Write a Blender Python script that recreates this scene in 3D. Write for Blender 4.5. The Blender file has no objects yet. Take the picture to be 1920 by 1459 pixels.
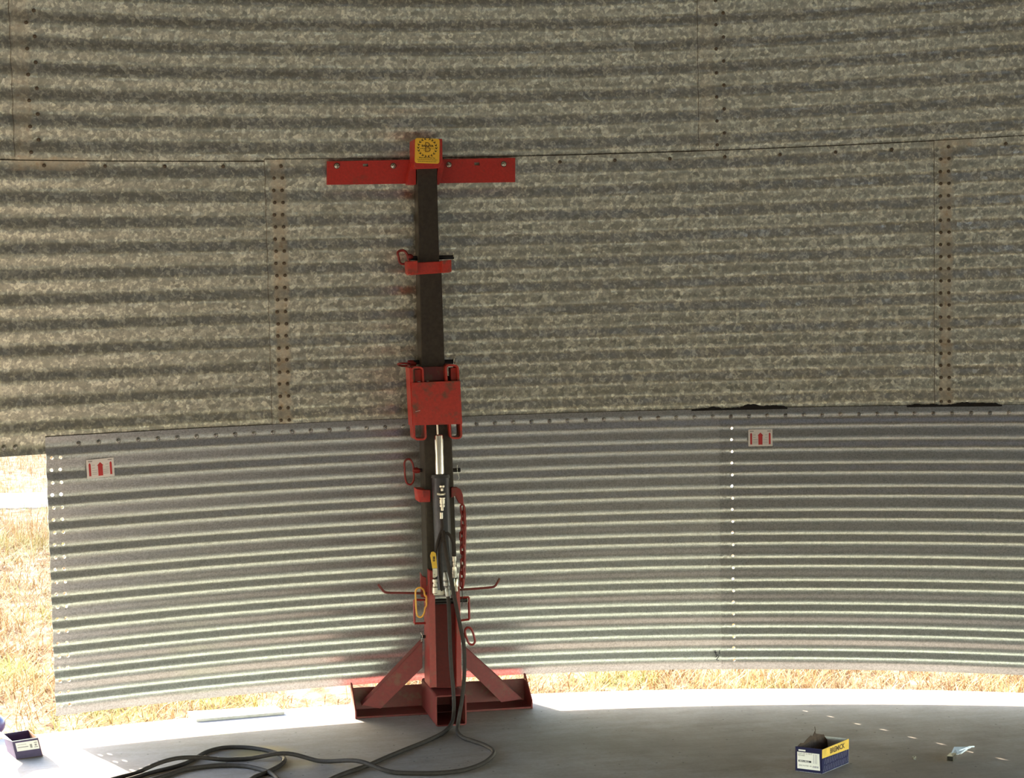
import bpy, bmesh, math, random
from mathutils import Vector, Matrix, noise
import numpy as np

SC = bpy.context.scene
COL = SC.collection
# ---------------------------------------------------------------- camera
FPX = 3242.29
CAM = Vector((-1.31331, -7.08927, 1.77871))
CR = Vector((0.97520, -0.22125, -0.00498)).normalized()
CF = Vector((0.22063, 0.97374, -0.05610)).normalized()
CR = (CR - CF * CR.dot(CF)).normalized()
CU = CR.cross(CF)
cd = bpy.data.cameras.new('camera')
cam = bpy.data.objects.new('camera', cd)
COL.objects.link(cam)
cd.sensor_width = 36.0
cd.lens = FPX / 1920 * 36.0
cd.clip_end = 500
cam.matrix_world = Matrix(((CR.x, CU.x, -CF.x, CAM.x), (CR.y, CU.y, -CF.y, CAM.y), (CR.z, CU.z, -CF.z, CAM.z), (0, 0, 0, 1)))
SC.camera = cam
# ---------------------------------------------------------------- sky, sun, exposure
SUN_DIR = Vector((-0.41258, 0.84422, 0.34216)).normalized()
w = bpy.data.worlds.new('sky')
SC.world = w
w.use_nodes = True
nt = w.node_tree
bg = nt.nodes['Background']
sky = nt.nodes.new('ShaderNodeTexSky')
sky.sky_type = 'NISHITA'
sky.sun_disc = False
sky.sun_elevation = math.radians(20.0)
sky.sun_rotation = math.atan2(SUN_DIR.x, SUN_DIR.y)
sky.dust_density = 0.9
nt.links.new(sky.outputs[0], bg.inputs[0])
bg.inputs[1].default_value = 0.34
sl = bpy.data.lights.new('sun', 'SUN')
sl.energy = 5.0
sl.angle = math.radians(0.53)
sl.color = (1.0, 0.88, 0.70)
so = bpy.data.objects.new('sun', sl)
COL.objects.link(so)
so.rotation_euler = SUN_DIR.to_track_quat('Z', 'Y').to_euler()
SC.view_settings.view_transform = 'Standard'
SC.view_settings.look = 'None'
SC.view_settings.exposure = 2.80
SC.view_settings.gamma = 1.0
SC.view_settings.use_curve_mapping = False
SC.cycles.diffuse_bounces = 6
SC.cycles.glossy_bounces = 6

rnd = random.Random(7)

# ---------------------------------------------------------------- placing helpers
def at(x, y, Y):
    """the point where the sight line of photo pixel (x, y) meets the upright plane at distance Y"""
    d = CF + CR * ((x - 960) / FPX) + CU * ((729.5 - y) / FPX)
    return CAM + d * ((Y - CAM.y) / d.y)
def atz(x, y, Z=0.0):
    d = CF + CR * ((x - 960) / FPX) + CU * ((729.5 - y) / FPX)
    return CAM + d * ((Z - CAM.z) / d.z)

# the bin: a corrugated cylinder that leans a little on its jacks (s = metres round the wall, z = metres above the lower lap)
BM = np.array([[0.55554, 0.83131, -0.01729], [-0.83149, 0.55543, -0.01083], [0.0006, 0.0204, 0.99979]])
BO = np.array([-5.16615, 3.45235, -1.20635])
BR = 6.4257
AMP = 0.0070
PITCH = 0.1016
SA, SB, SN = -7.87545, -7.78142, -7.85868      # first bolts of the two laps, second hole column of the new sheet
SCN = SB + 2.0
SHEET = 2.873
def wall_pt(s, z, dr=0.0, corr=True):
    t = s - SCN
    k = z / 1.1176
    q = (0.01286 * t + 0.00344 * t * t) if z > 0 else (0.01381 * t + 0.00281 * t * t)
    if abs(t) > 4:
        q *= math.exp(-(abs(t) - 4))
    r = BR + dr + (AMP * math.cos(2 * math.pi * z / PITCH) if corr else 0.0)
    a = s / BR
    p = BM @ (np.array([r * math.sin(a), r * math.cos(a), z + k * q]) - BO)
    return Vector(p)
def wall_frame(s, z, dr=0.0, corr=True):
    """matrix whose +Z points from the wall to the inside, +X along the wall to the right"""
    p = wall_pt(s, z, dr, corr)
    px = (wall_pt(s + .01, z, dr, corr) - wall_pt(s - .01, z, dr, corr)).normalized()
    a = s / BR
    n = -Vector(BM @ np.array([math.sin(a), math.cos(a), 0.0]))
    n = (n - px * n.dot(px)).normalized()
    u = n.cross(px)
    return Matrix(((px.x, u.x, n.x, p.x), (px.y, u.y, n.y, p.y), (px.z, u.z, n.z, p.z), (0, 0, 0, 1)))

# ---------------------------------------------------------------- mesh builder
class MB:
    def __init__(self):
        self.v = []; self.f = []; self.uv = None
    def quad_box(self, front, back):
        n = len(self.v)
        self.v += [Vector(p) for p in front] + [Vector(p) for p in back]
        m = len(front)
        self.f.append([n + i for i in range(m)])
        self.f.append([n + m + i for i in reversed(range(m))])
        for i in range(m):
            j = (i + 1) % m
            self.f.append([n + j, n + i, n + m + i, n + m + j])
        return self
    def box(self, x0, x1, y0, y1, z0, z1):
        return self.quad_box([(x0, y0, z0), (x1, y0, z0), (x1, y0, z1), (x0, y0, z1)], [(x0, y1, z0), (x1, y1, z0), (x1, y1, z1), (x0, y1, z1)])
    def face(self, pts):
        n = len(self.v); self.v += [Vector(p) for p in pts]; self.f.append(list(range(n, n + len(pts)))); return self
    def pprism(self, pix, Y, depth, Y2=None):
        """pixel outline on the plane Y (or leaning from Y at its top to Y2 at its bottom), pushed back by depth"""
        ys = [p[1] for p in pix]; a, b = min(ys), max(ys)
        fr = [at(x, y, Y if Y2 is None else Y + (Y2 - Y) * (y - a) / max(b - a, 1e-6)) for x, y in pix]
        return self.quad_box(fr, [p + Vector((0, depth, 0)) for p in fr])
    def tube(self, pts, r, n=10, closed=False, caps=True):
        pts = [Vector(p) for p in pts]; m = len(pts)
        rr = r if isinstance(r, (list, tuple)) else [r] * m
        base = len(self.v); up = None
        for i, p in enumerate(pts):
            if closed: t = pts[(i + 1) % m] - pts[i - 1]
            else: t = pts[min(i + 1, m - 1)] - pts[max(i - 1, 0)]
            t.normalize()
            if up is None:
                up = Vector((0, 0, 1)) if abs(t.z) < .9 else Vector((1, 0, 0))
            a = (up - t * up.dot(t)).normalized(); b = t.cross(a); up = a
            for k in range(n):
                c = 2 * math.pi * k / n
                self.v.append(p + (a * math.cos(c) + b * math.sin(c)) * rr[i])
        for i in range(m if closed else m - 1):
            j = (i + 1) % m
            for k in range(n):
                l = (k + 1) % n
                self.f.append([base + i * n + k, base + i * n + l, base + j * n + l, base + j * n + k])
        if caps and not closed:
            self.f.append([base + k for k in reversed(range(n))])
            self.f.append([base + (m - 1) * n + k for k in range(n)])
        return self
    def lathe(self, p0, axis, prof, n=16):
        """profile of (distance along axis, radius)"""
        p0 = Vector(p0); axis = Vector(axis).normalized()
        a = Vector((0, 0, 1)) if abs(axis.z) < .9 else Vector((1, 0, 0))
        a = (a - axis * a.dot(axis)).normalized(); b = axis.cross(a); base = len(self.v)
        for h, r in prof:
            for k in range(n):
                c = 2 * math.pi * k / n
                self.v.append(p0 + axis * h + (a * math.cos(c) + b * math.sin(c)) * max(r, 1e-5))
        for i in range(len(prof) - 1):
            for k in range(n):
                l = (k + 1) % n
                self.f.append([base + i * n + k, base + i * n + l, base + (i + 1) * n + l, base + (i + 1) * n + k])
        self.f.append([base + k for k in reversed(range(n))])
        self.f.append([base + (len(prof) - 1) * n + k for k in range(n)])
        return self
    def build(self, name, mat, parent=None, smooth=False, bevel=0.0, solid=0.0):
        me = bpy.data.meshes.new(name)
        me.from_pydata([tuple(p) for p in self.v], [], self.f)
        if self.uv:
            ul = me.uv_layers.new(name='UVMap')
            for lp in me.loops:
                ul.data[lp.index].uv = self.uv[lp.vertex_index]
        bm = bmesh.new(); bm.from_mesh(me)
        if not self.uv: bmesh.ops.recalc_face_normals(bm, faces=bm.faces)
        bm.to_mesh(me); bm.free()
        me.materials.append(mat)
        if smooth:
            me.polygons.foreach_set('use_smooth', [True] * len(me.polygons))
        me.update()
        o = bpy.data.objects.new(name, me); COL.objects.link(o)
        if parent is not None: o.parent = parent
        if bevel:
            m = o.modifiers.new('edge', 'BEVEL'); m.width = bevel; m.segments = 2; m.limit_method = 'ANGLE'; m.angle_limit = .7
        if solid:
            m = o.modifiers.new('gauge', 'SOLIDIFY'); m.thickness = solid; m.offset = 0
        return o
def smooth_sharp(o, ang=40):
    me = o.data
    me.polygons.foreach_set('use_smooth', [True] * len(me.polygons))
    try: me.set_sharp_from_angle(angle=math.radians(ang))
    except Exception: pass
    return o
def spline(pts, n=8, closed=False):
    P = [Vector(p) for p in pts]; m = len(P); out = []
    for i in range(m if closed else m - 1):
        if closed: a, b, c, d = P[i - 1], P[i], P[(i + 1) % m], P[(i + 2) % m]
        else: a, b, c, d = P[max(i - 1, 0)], P[i], P[i + 1], P[min(i + 2, m - 1)]
        for k in range(n):
            t = k / n
            out.append(.5 * ((2 * b) + (c - a) * t + (2 * a - 5 * b + 4 * c - d) * t * t + (3 * b - a - 3 * c + d) * t ** 3))
    if not closed: out.append(P[-1])
    return out
def tag(o, label=None, cat=None, group=None, kind=None):
    if label: o['label'] = label
    if cat: o['category'] = cat
    if group: o['group'] = group
    if kind: o['kind'] = kind
    return o
def empty(name, loc=(0, 0, 0)):
    o = bpy.data.objects.new(name, None); COL.objects.link(o); o.location = loc; o.empty_display_size = .1
    return o
def text_mesh(name, body, size, mat, parent, M, bold=0.0, align='CENTER', depth=0.0002, sx=1.0):
    cu = bpy.data.curves.new(name, 'FONT'); cu.body = body; cu.size = size; cu.align_x = align; cu.align_y = 'CENTER'; cu.offset = bold; cu.extrude = depth; cu.resolution_u = 3
    t = bpy.data.objects.new(name + '_tmp', cu); COL.objects.link(t)
    dg = bpy.context.evaluated_depsgraph_get()
    me = bpy.data.meshes.new_from_object(t.evaluated_get(dg)); me.name = name
    bpy.data.objects.remove(t); bpy.data.curves.remove(cu)
    me.materials.clear(); me.materials.append(mat)
    me.transform(M @ Matrix.Diagonal((sx, 1, 1, 1)))
    o = bpy.data.objects.new(name, me); COL.objects.link(o)
    if parent is not None: o.parent = parent
    return o

# ---------------------------------------------------------------- materials
def new_mat(name):
    m = bpy.data.materials.new(name); m.use_nodes = True
    return m, m.node_tree, m.node_tree.nodes['Principled BSDF']
def N(nt, t, **kw):
    n = nt.nodes.new(t)
    for k, v in kw.items(): setattr(n, k, v)
    return n
def ramp(nt, fac, stops):
    r = N(nt, 'ShaderNodeValToRGB'); e = r.color_ramp.elements
    e[0].position, e[0].color = stops[0][0], (*stops[0][1], 1); e[1].position, e[1].color = stops[-1][0], (*stops[-1][1], 1)
    for p, c in stops[1:-1]:
        x = e.new(p); x.color = (*c, 1)
    nt.links.new(fac, r.inputs[0]); return r.outputs[0]
def noise_tex(nt, vec, scale, detail=3, rough=.5):
    n = N(nt, 'ShaderNodeTexNoise'); n.inputs['Scale'].default_value = scale; n.inputs['Detail'].default_value = detail; n.inputs['Roughness'].default_value = rough
    nt.links.new(vec, n.inputs['Vector']); return n.outputs['Fac']
def math_n(nt, op, a, b=None):
    n = N(nt, 'ShaderNodeMath', operation=op)
    for i, x in enumerate((a, b)):
        if x is None: continue
        if isinstance(x, (int, float)): n.inputs[i].default_value = x
        else: nt.links.new(x, n.inputs[i])
    return n.outputs[0]
def mixc(nt, fac, a, b, mode='MIX'):
    n = N(nt, 'ShaderNodeMix', data_type='RGBA', blend_type=mode)
    for sk, x in ((n.inputs['Factor'], fac), (n.inputs['A'], a), (n.inputs['B'], b)):
        if isinstance(x, (int, float)): sk.default_value = x
        elif isinstance(x, tuple): sk.default_value = (*x, 1)
        else: nt.links.new(x, sk)
    return n.outputs['Result']
def coords(nt, kind='Object'):
    return N(nt, 'ShaderNodeTexCoord').outputs[kind]
def scaled(nt, vec, s):
    n = N(nt, 'ShaderNodeMapping'); n.inputs['Scale'].default_value = s; nt.links.new(vec, n.inputs[0]); return n.outputs[0]
def bump(nt, h, strength, dist, bsdf):
    b = N(nt, 'ShaderNodeBump'); b.inputs['Strength'].default_value = strength; b.inputs['Distance'].default_value = dist
    nt.links.new(h, b.inputs['Height']); nt.links.new(b.outputs[0], bsdf.inputs['Normal'])

def plain(name, col, rough=.5, metal=0.0, var=.15, scale=40, spec=.5):
    m, nt, b = new_mat(name)
    o = coords(nt)
    f = noise_tex(nt, o, scale, 4, .6)
    c = ramp(nt, f, [(.3, tuple(x * (1 - var) for x in col)), (.7, tuple(min(1, x * (1 + var)) for x in col))])
    nt.links.new(c, b.inputs['Base Color'])
    b.inputs['Roughness'].default_value = rough; b.inputs['Metallic'].default_value = metal
    b.inputs['Specular IOR Level'].default_value = spec
    return m

def zinc_old(seams):
    """weathered galvanised steel with a coarse spangle; tan caulk smears along the lap seams given by seams = [(u, half width, v0, v1)]"""
    m, nt, b = new_mat('weathered_zinc')
    uv = N(nt, 'ShaderNodeUVMap').outputs[0]
    v = N(nt, 'ShaderNodeTexVoronoi'); v.inputs['Scale'].default_value = 60; nt.links.new(uv, v.inputs['Vector'])
    v2 = N(nt, 'ShaderNodeTexVoronoi'); v2.inputs['Scale'].default_value = 120; nt.links.new(uv, v2.inputs['Vector'])
    s1 = N(nt, 'ShaderNodeSeparateColor'); nt.links.new(v.outputs['Color'], s1.inputs[0])
    s2 = N(nt, 'ShaderNodeSeparateColor'); nt.links.new(v2.outputs['Color'], s2.inputs[0])
    big = noise_tex(nt, scaled(nt, uv, (3, 9, 1)), 1.0, 4, .6)
    fl = math_n(nt, 'ADD', math_n(nt, 'MULTIPLY', s1.outputs[0], .55), math_n(nt, 'MULTIPLY', s2.outputs[0], .45))
    fl = math_n(nt, 'ADD', math_n(nt, 'MULTIPLY', fl, .75), math_n(nt, 'MULTIPLY', big, .25))
    c = ramp(nt, fl, [(.26, (.43, .425, .345)), (.5, (.57, .562, .455)), (.64, (.74, .73, .595)), (.75, (.95, .94, .78))])
    drip = noise_tex(nt, scaled(nt, uv, (60, 2.5, 1)), 1.0, 3, .6)
    c = mixc(nt, ramp(nt, drip, [(.62, (0, 0, 0)), (.75, (.35, .35, .35))]), c, (.55, .53, .46))
    sep = N(nt, 'ShaderNodeSeparateXYZ'); nt.links.new(uv, sep.inputs[0])
    wob = math_n(nt, 'MULTIPLY', math_n(nt, 'SUBTRACT', noise_tex(nt, uv, 14, 4, .7), .5), .05)
    mask = None
    for (u0, hw, v0, v1, k) in seams:
        d = math_n(nt, 'ABSOLUTE', math_n(nt, 'ADD', math_n(nt, 'SUBTRACT', sep.outputs[0], u0), wob))
        a = N(nt, 'ShaderNodeMapRange'); a.inputs[1].default_value = hw * 1.15; a.inputs[2].default_value = hw * .75; a.inputs[3].default_value = 0; a.inputs[4].default_value = k
        nt.links.new(d, a.inputs[0])
        lo = math_n(nt, 'GREATER_THAN', math_n(nt, 'ADD', sep.outputs[1], wob), v0); hi = math_n(nt, 'LESS_THAN', math_n(nt, 'ADD', sep.outputs[1], wob), v1)
        x = math_n(nt, 'MULTIPLY', a.outputs[0], math_n(nt, 'MULTIPLY', lo, hi))
        mask = x if mask is None else math_n(nt, 'MAXIMUM', mask, x)
    rusty = noise_tex(nt, uv, 22, 4, .7)
    tan = ramp(nt, rusty, [(.3, (.46, .41, .30)), (.55, (.60, .53, .38)), (.68, (.46, .33, .19))])
    mask = math_n(nt, 'MINIMUM', math_n(nt, 'MULTIPLY', mask, math_n(nt, 'ADD', -.10, math_n(nt, 'MULTIPLY', rusty, 1.6))), .9)
    c = mixc(nt, mask, c, tan)
    nt.links.new(c, b.inputs['Base Color'])
    met = math_n(nt, 'SUBTRACT', .86, math_n(nt, 'MULTIPLY', mask, .75))
    nt.links.new(met, b.inputs['Metallic'])
    nt.links.new(math_n(nt, 'ADD', .30, math_n(nt, 'MULTIPLY', s1.outputs[2], .26)), b.inputs['Roughness'])
    bump(nt, s1.outputs[1], .3, .0008, b)
    return m

def zinc_new(name='fresh_zinc', k=1.0, r=.31):
    m, nt, b = new_mat(name)
    uv = N(nt, 'ShaderNodeUVMap').outputs[0]
    v = N(nt, 'ShaderNodeTexVoronoi'); v.inputs['Scale'].default_value = 210; nt.links.new(uv, v.inputs['Vector'])
    k_ = k
    s1 = N(nt, 'ShaderNodeSeparateColor'); nt.links.new(v.outputs['Color'], s1.inputs[0])
    fine = noise_tex(nt, uv, 260, 3, .6)
    big = noise_tex(nt, scaled(nt, uv, (5, 30, 1)), 1.0, 3, .6)
    fl = math_n(nt, 'ADD', math_n(nt, 'MULTIPLY', s1.outputs[0], .4), math_n(nt, 'ADD', math_n(nt, 'MULTIPLY', fine, .35), math_n(nt, 'MULTIPLY', big, .25)))
    c = ramp(nt, fl, [(.28, (.36 * k_, .365 * k_, .355 * k_)), (.5, (.46 * k_, .465 * k_, .455 * k_)), (.75, (.55 * k_, .555 * k_, .545 * k_))])
    # small dark scuffs in patches
    dk = noise_tex(nt, scaled(nt, uv, (90, 170, 1)), 1.0, 4, .7)
    pt = noise_tex(nt, scaled(nt, uv, (1.6, 5, 1)), 1.0, 2, .5)
    k = math_n(nt, 'MULTIPLY', math_n(nt, 'GREATER_THAN', dk, .61), math_n(nt, 'GREATER_THAN', pt, .47))
    c = mixc(nt, math_n(nt, 'MULTIPLY', k, .6), c, (.2, .2, .19))
    nt.links.new(c, b.inputs['Base Color'])
    b.inputs['Metallic'].default_value = .88
    nt.links.new(math_n(nt, 'ADD', r, math_n(nt, 'MULTIPLY', s1.outputs[1], .06)), b.inputs['Roughness'])
    bump(nt, fl, .08, .0004, b)
    return m

def concrete():
    m, nt, b = new_mat('concrete')
    o = coords(nt)
    a = noise_tex(nt, o, 3, 8, .65); f = noise_tex(nt, o, 60, 6, .7); st = noise_tex(nt, scaled(nt, o, (4, 22, 1)), 1.0, 5, .6)
    c = ramp(nt, math_n(nt, 'ADD', math_n(nt, 'MULTIPLY', a, .5), math_n(nt, 'ADD', math_n(nt, 'MULTIPLY', f, .25), math_n(nt, 'MULTIPLY', st, .25))),
             [(.34, (.185, .153, .130)), (.5, (.265, .230, .204)), (.66, (.35, .312, .285))])
    # a rust yellow and a faint green spill near the hoses
    for (px, py, r, col, kk) in ((-.80, -.42, .16, (.50, .36, .12), .55), (-.72, -.62, .13, (.50, .36, .12), .35), (-.93, -.05, .10, (.28, .42, .20), .4), (.95, -.75, .6, (.17, .14, .11), .45), (1.7, -1.3, .7, (.16, .13, .10), .5), (0.45, -.55, .35, (.2, .17, .13), .35)):
        mp = N(nt, 'ShaderNodeMapping'); mp.inputs['Location'].default_value = (-px, -py, 0); nt.links.new(o, mp.inputs[0])
        ln = N(nt, 'ShaderNodeVectorMath', operation='LENGTH'); nt.links.new(scaled(nt, mp.outputs[0], (1, 1.4, 0)), ln.inputs[0])
        d = math_n(nt, 'ADD', math_n(nt, 'DIVIDE', ln.outputs['Value'], r), math_n(nt, 'MULTIPLY', math_n(nt, 'SUBTRACT', a, .5), 1.6))
        mr = N(nt, 'ShaderNodeMapRange'); mr.interpolation_type = 'SMOOTHSTEP'; mr.inputs[1].default_value = 1.1; mr.inputs[2].default_value = .3; mr.inputs[3].default_value = 0; mr.inputs[4].default_value = kk
        nt.links.new(d, mr.inputs[0]); c = mixc(nt, mr.outputs[0], c, col)
    sp = N(nt, 'ShaderNodeTexVoronoi'); sp.inputs['Scale'].default_value = 16; nt.links.new(o, sp.inputs['Vector'])
    c = mixc(nt, math_n(nt, 'MULTIPLY', math_n(nt, 'LESS_THAN', sp.outputs['Distance'], .07), .75), c, (.07, .055, .045))
    nt.links.new(c, b.inputs['Base Color'])
    b.inputs['Roughness'].default_value = .85
    bump(nt, f, .3, .003, b)
    return m

def red_paint(name='red_paint', base=(.25, .018, .013), dirt=.25, worn=.0):
    m, nt, b = new_mat(name)
    o = coords(nt)
    f = noise_tex(nt, o, 18, 5, .65); g = noise_tex(nt, o, 90, 3, .6)
    c = ramp(nt, g, [(.3, tuple(x * .85 for x in base)), (.7, tuple(x * 1.12 for x in base))])
    c = mixc(nt, ramp(nt, f, [(.58 - worn, (0, 0, 0)), (.72 - worn, (dirt * 2.4,) * 3)]), c, (.11, .075, .04))
    nt.links.new(c, b.inputs['Base Color'])
    b.inputs['Roughness'].default_value = .42
    bump(nt, g, .12, .0006, b)
    return m

def straw(name, cols):
    m, nt, b = new_mat(name)
    gi = N(nt, 'ShaderNodeNewGeometry').outputs['Random Per Island']
    o = coords(nt); pn = noise_tex(nt, o, 1.1, 3, .6)
    c = ramp(nt, gi, [(i / (len(cols) - 1), k) for i, k in enumerate(cols)])
    c = mixc(nt, ramp(nt, pn, [(.53, (0, 0, 0)), (.66, (.75, .75, .75))]), c, (.30, .36, .09))
    nt.links.new(c, b.inputs['Base Color']); b.inputs['Roughness'].default_value = .8; b.inputs['Specular IOR Level'].default_value = .2
    return m

M = {}
S_A = [(SA + 4 * .23942 - .014, .030, -.05, 1.145, .95), (SA + 16 * .23942 - .012, .026, -.05, 1.145, .85),
       (SB - .17, .035, 1.10, 1.95, .55), (SB + 2.705, .030, 1.13, 1.9, .35), (SA + .02, .15, 1.098, 1.150, 1.0), (SA + 16 * .23942 + .02, .10, 1.12, 1.150, .8)]
M['old'] = zinc_old(S_A)
M['new'] = zinc_new('fresh_zinc', 1.20, .33)
M['newgloss'] = zinc_new('bright_fresh_zinc', 1.05, .28)
M['conc'] = concrete()
M['red'] = red_paint()
M['redworn'] = red_paint('scuffed_red_paint', (.52, .042, .024), .33, .07)
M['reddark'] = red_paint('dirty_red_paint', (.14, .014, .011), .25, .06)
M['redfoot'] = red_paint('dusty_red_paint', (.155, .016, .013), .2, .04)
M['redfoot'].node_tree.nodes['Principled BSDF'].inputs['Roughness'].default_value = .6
M['redtop'] = red_paint('light_boosted_red_paint', (.52, .034, .022), .22, .0)  # same jack red, light missing on the upper parts put into the colour
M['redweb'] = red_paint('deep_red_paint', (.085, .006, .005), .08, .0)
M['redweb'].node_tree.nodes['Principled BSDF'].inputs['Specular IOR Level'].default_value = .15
M['post'] = plain('dark_brown_steel', (.052, .042, .030), .55, .3, .25, 60)
M['barrel'] = plain('dark_grey_paint', (.075, .075, .08), .28, .2, .2, 50)
M['black'] = plain('black_steel', (.014, .013, .012), .45, .2)
M['rubber'] = plain('black_rubber', (.034, .026, .022), .7, 0, .25, 70, .25)
M['chrome'] = plain('polished_chrome', (.85, .82, .80), .12, 1.0, .05)
M['plated'] = plain('plated_steel', (.55, .52, .44), .25, 1.0, .15, 120)
M['lapbolt'] = plain('dark_zinc_bolt', (.33, .32, .30), .24, 1.0, .2)
M['boltnew'] = plain('bright_zinc_bolt', (.50, .50, .48), .30, 1.0, .1)
M['boltold'] = plain('rusty_bolt', (.16, .125, .085), .7, .35, .35, 200)
M['yellow'] = plain('yellow_plastic', (.75, .47, .03), .4)
M['yellowpaint'] = plain('yellow_paint', (.70, .36, .06), .45)
M['decal'] = plain('yellow_decal', (.98, .60, .05), .45, 0, .04)
M['ink'] = plain('brown_black_ink', (.05, .03, .012), .6)
M['inkhalf'] = plain('ochre_ink', (.30, .15, .015), .6)
M['white'] = plain('white_label', (.78, .74, .70), .55, 0, .04)
M['redink'] = plain('red_ink', (.50, .03, .03), .5)
M['greyink'] = plain('grey_ink', (.25, .23, .22), .6)
M['blackink'] = plain('black_ink', (.02, .02, .03), .6)
M['navy'] = plain('navy_card', (.007, .006, .045), .5, 0, .15, 40, .25)
M['purple'] = plain('purple_blue_card', (.045, .026, .085), .55)
M['cardyellow'] = plain('yellow_card', (.72, .44, .05), .5)
M['brown'] = plain('brown_card', (.065, .035, .018), .85, 0, .35)
M['cardin'] = plain('grey_card', (.68, .68, .68), .8)
M['orange'] = plain('orange_brown_card', (.42, .17, .07), .8, 0, .3)
M['pack'] = plain('pale_blue_ink', (.15, .14, .19), .6)
M['mastic'] = plain('black_mastic', (.012, .010, .008), .9, 0, .4)
M['chalk'] = plain('white_chalk', (.8, .78, .7), .9)
M['tub'] = plain('blue_purple_plastic', (.035, .022, .11), .35)
M['board'] = plain('pale_board', (.7, .66, .6), .7)
M['skysteel'] = plain('sky_tinted_steel', (.55, .62, .70), .35, .35)  # sky reflection on the clip's blade put into its base colour
M['track'] = plain('pale_gravel', (.75, .68, .60), .95, 0, .1, 9)
M['straw'] = straw('dry_grass', [(.32, .17, .07), (.40, .26, .12), (.18, .10, .045), (.34, .22, .09), (.52, .40, .24)])

# dry ground
def ground_mat():
    m, nt, b = new_mat('dry_ground')
    o = coords(nt)
    a = noise_tex(nt, o, 1.2, 8, .65); f = noise_tex(nt, scaled(nt, o, (9, 6, 9)), 1.0, 8, .75)
    c = ramp(nt, f, [(.38, (.10, .055, .03)), (.49, (.22, .14, .08)), (.60, (.42, .32, .21))])  # dark end of the ramp paints shadow between grass clumps
    c = mixc(nt, ramp(nt, a, [(.56, (0, 0, 0)), (.70, (.6, .6, .6))]), c, (.40, .42, .14))
    nt.links.new(c, b.inputs['Base Color']); b.inputs['Roughness'].default_value = 1.0; b.inputs['Specular IOR Level'].default_value = .03
    bump(nt, f, .8, .04, b)
    return m
M['ground'] = ground_mat()

# ================================================================ THE SETTING
BC = Vector(BM @ (np.array([0, 0, -1.21]) - BO)); BC.z = 0     # bin centre on the slab
def disc(name, r0, r1, z0, z1, mat, n=180):
    mb = MB()
    for k in range(n):
        a = 2 * math.pi * k / n
        mb.v += [BC + Vector((math.cos(a) * r, math.sin(a) * r, z)) for r, z in ((r0, z1), (r1, z1), (r1, z0))]
    for k in range(n):
        j = (k + 1) % n
        mb.f.append([3 * k, 3 * k + 1, 3 * j + 1, 3 * j]); mb.f.append([3 * k + 1, 3 * k + 2, 3 * j + 2, 3 * j + 1])
    mb.f.append([3 * k for k in range(n)])
    return mb.build(name, mat)
slab = disc('floor', 0.01, 6.505, -0.12, 0.0, M['conc'])
tag(slab, 'round grey concrete slab that the steel bin stands on', kind='structure')
gm = MB(); nx = 90
for j in range(nx + 1):
    for i in range(nx + 1):
        x = -60 + 120 * i / nx; y = -60 + 120 * j / nx
        r = math.hypot(x - BC.x, y - BC.y)
        z = -.07 + (.10 * noise.noise(Vector((x * .15, y * .15, 0))) * min(1, max(0, (r - 8) / 10)))
        gm.v.append(Vector((x, y, z)))
for j in range(nx):
    for i in range(nx):
        k = j * (nx + 1) + i
        gm.f.append([k, k + 1, k + nx + 2, k + nx + 1])
gr = gm.build('ground', M['ground'], smooth=True)
tag(gr, 'open ground of dry straw-coloured grass outside the bin', kind='structure')
# pale track crossing the grass beyond the open side
tr = MB()
for k in range(41):
    x = -22 + k * 1.1
    yc = 8.62 + (x + 2.2) * -.06
    tr.v += [Vector((x, yc - .36, -.035)), Vector((x, yc + .36, -.035))]
for k in range(40):
    tr.f.append([2 * k, 2 * k + 2, 2 * k + 3, 2 * k + 1])
tag(tr.build('path', M['track'], solid=.06), 'pale sunlit strip of bare track across the dry grass', kind='structure')

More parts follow.
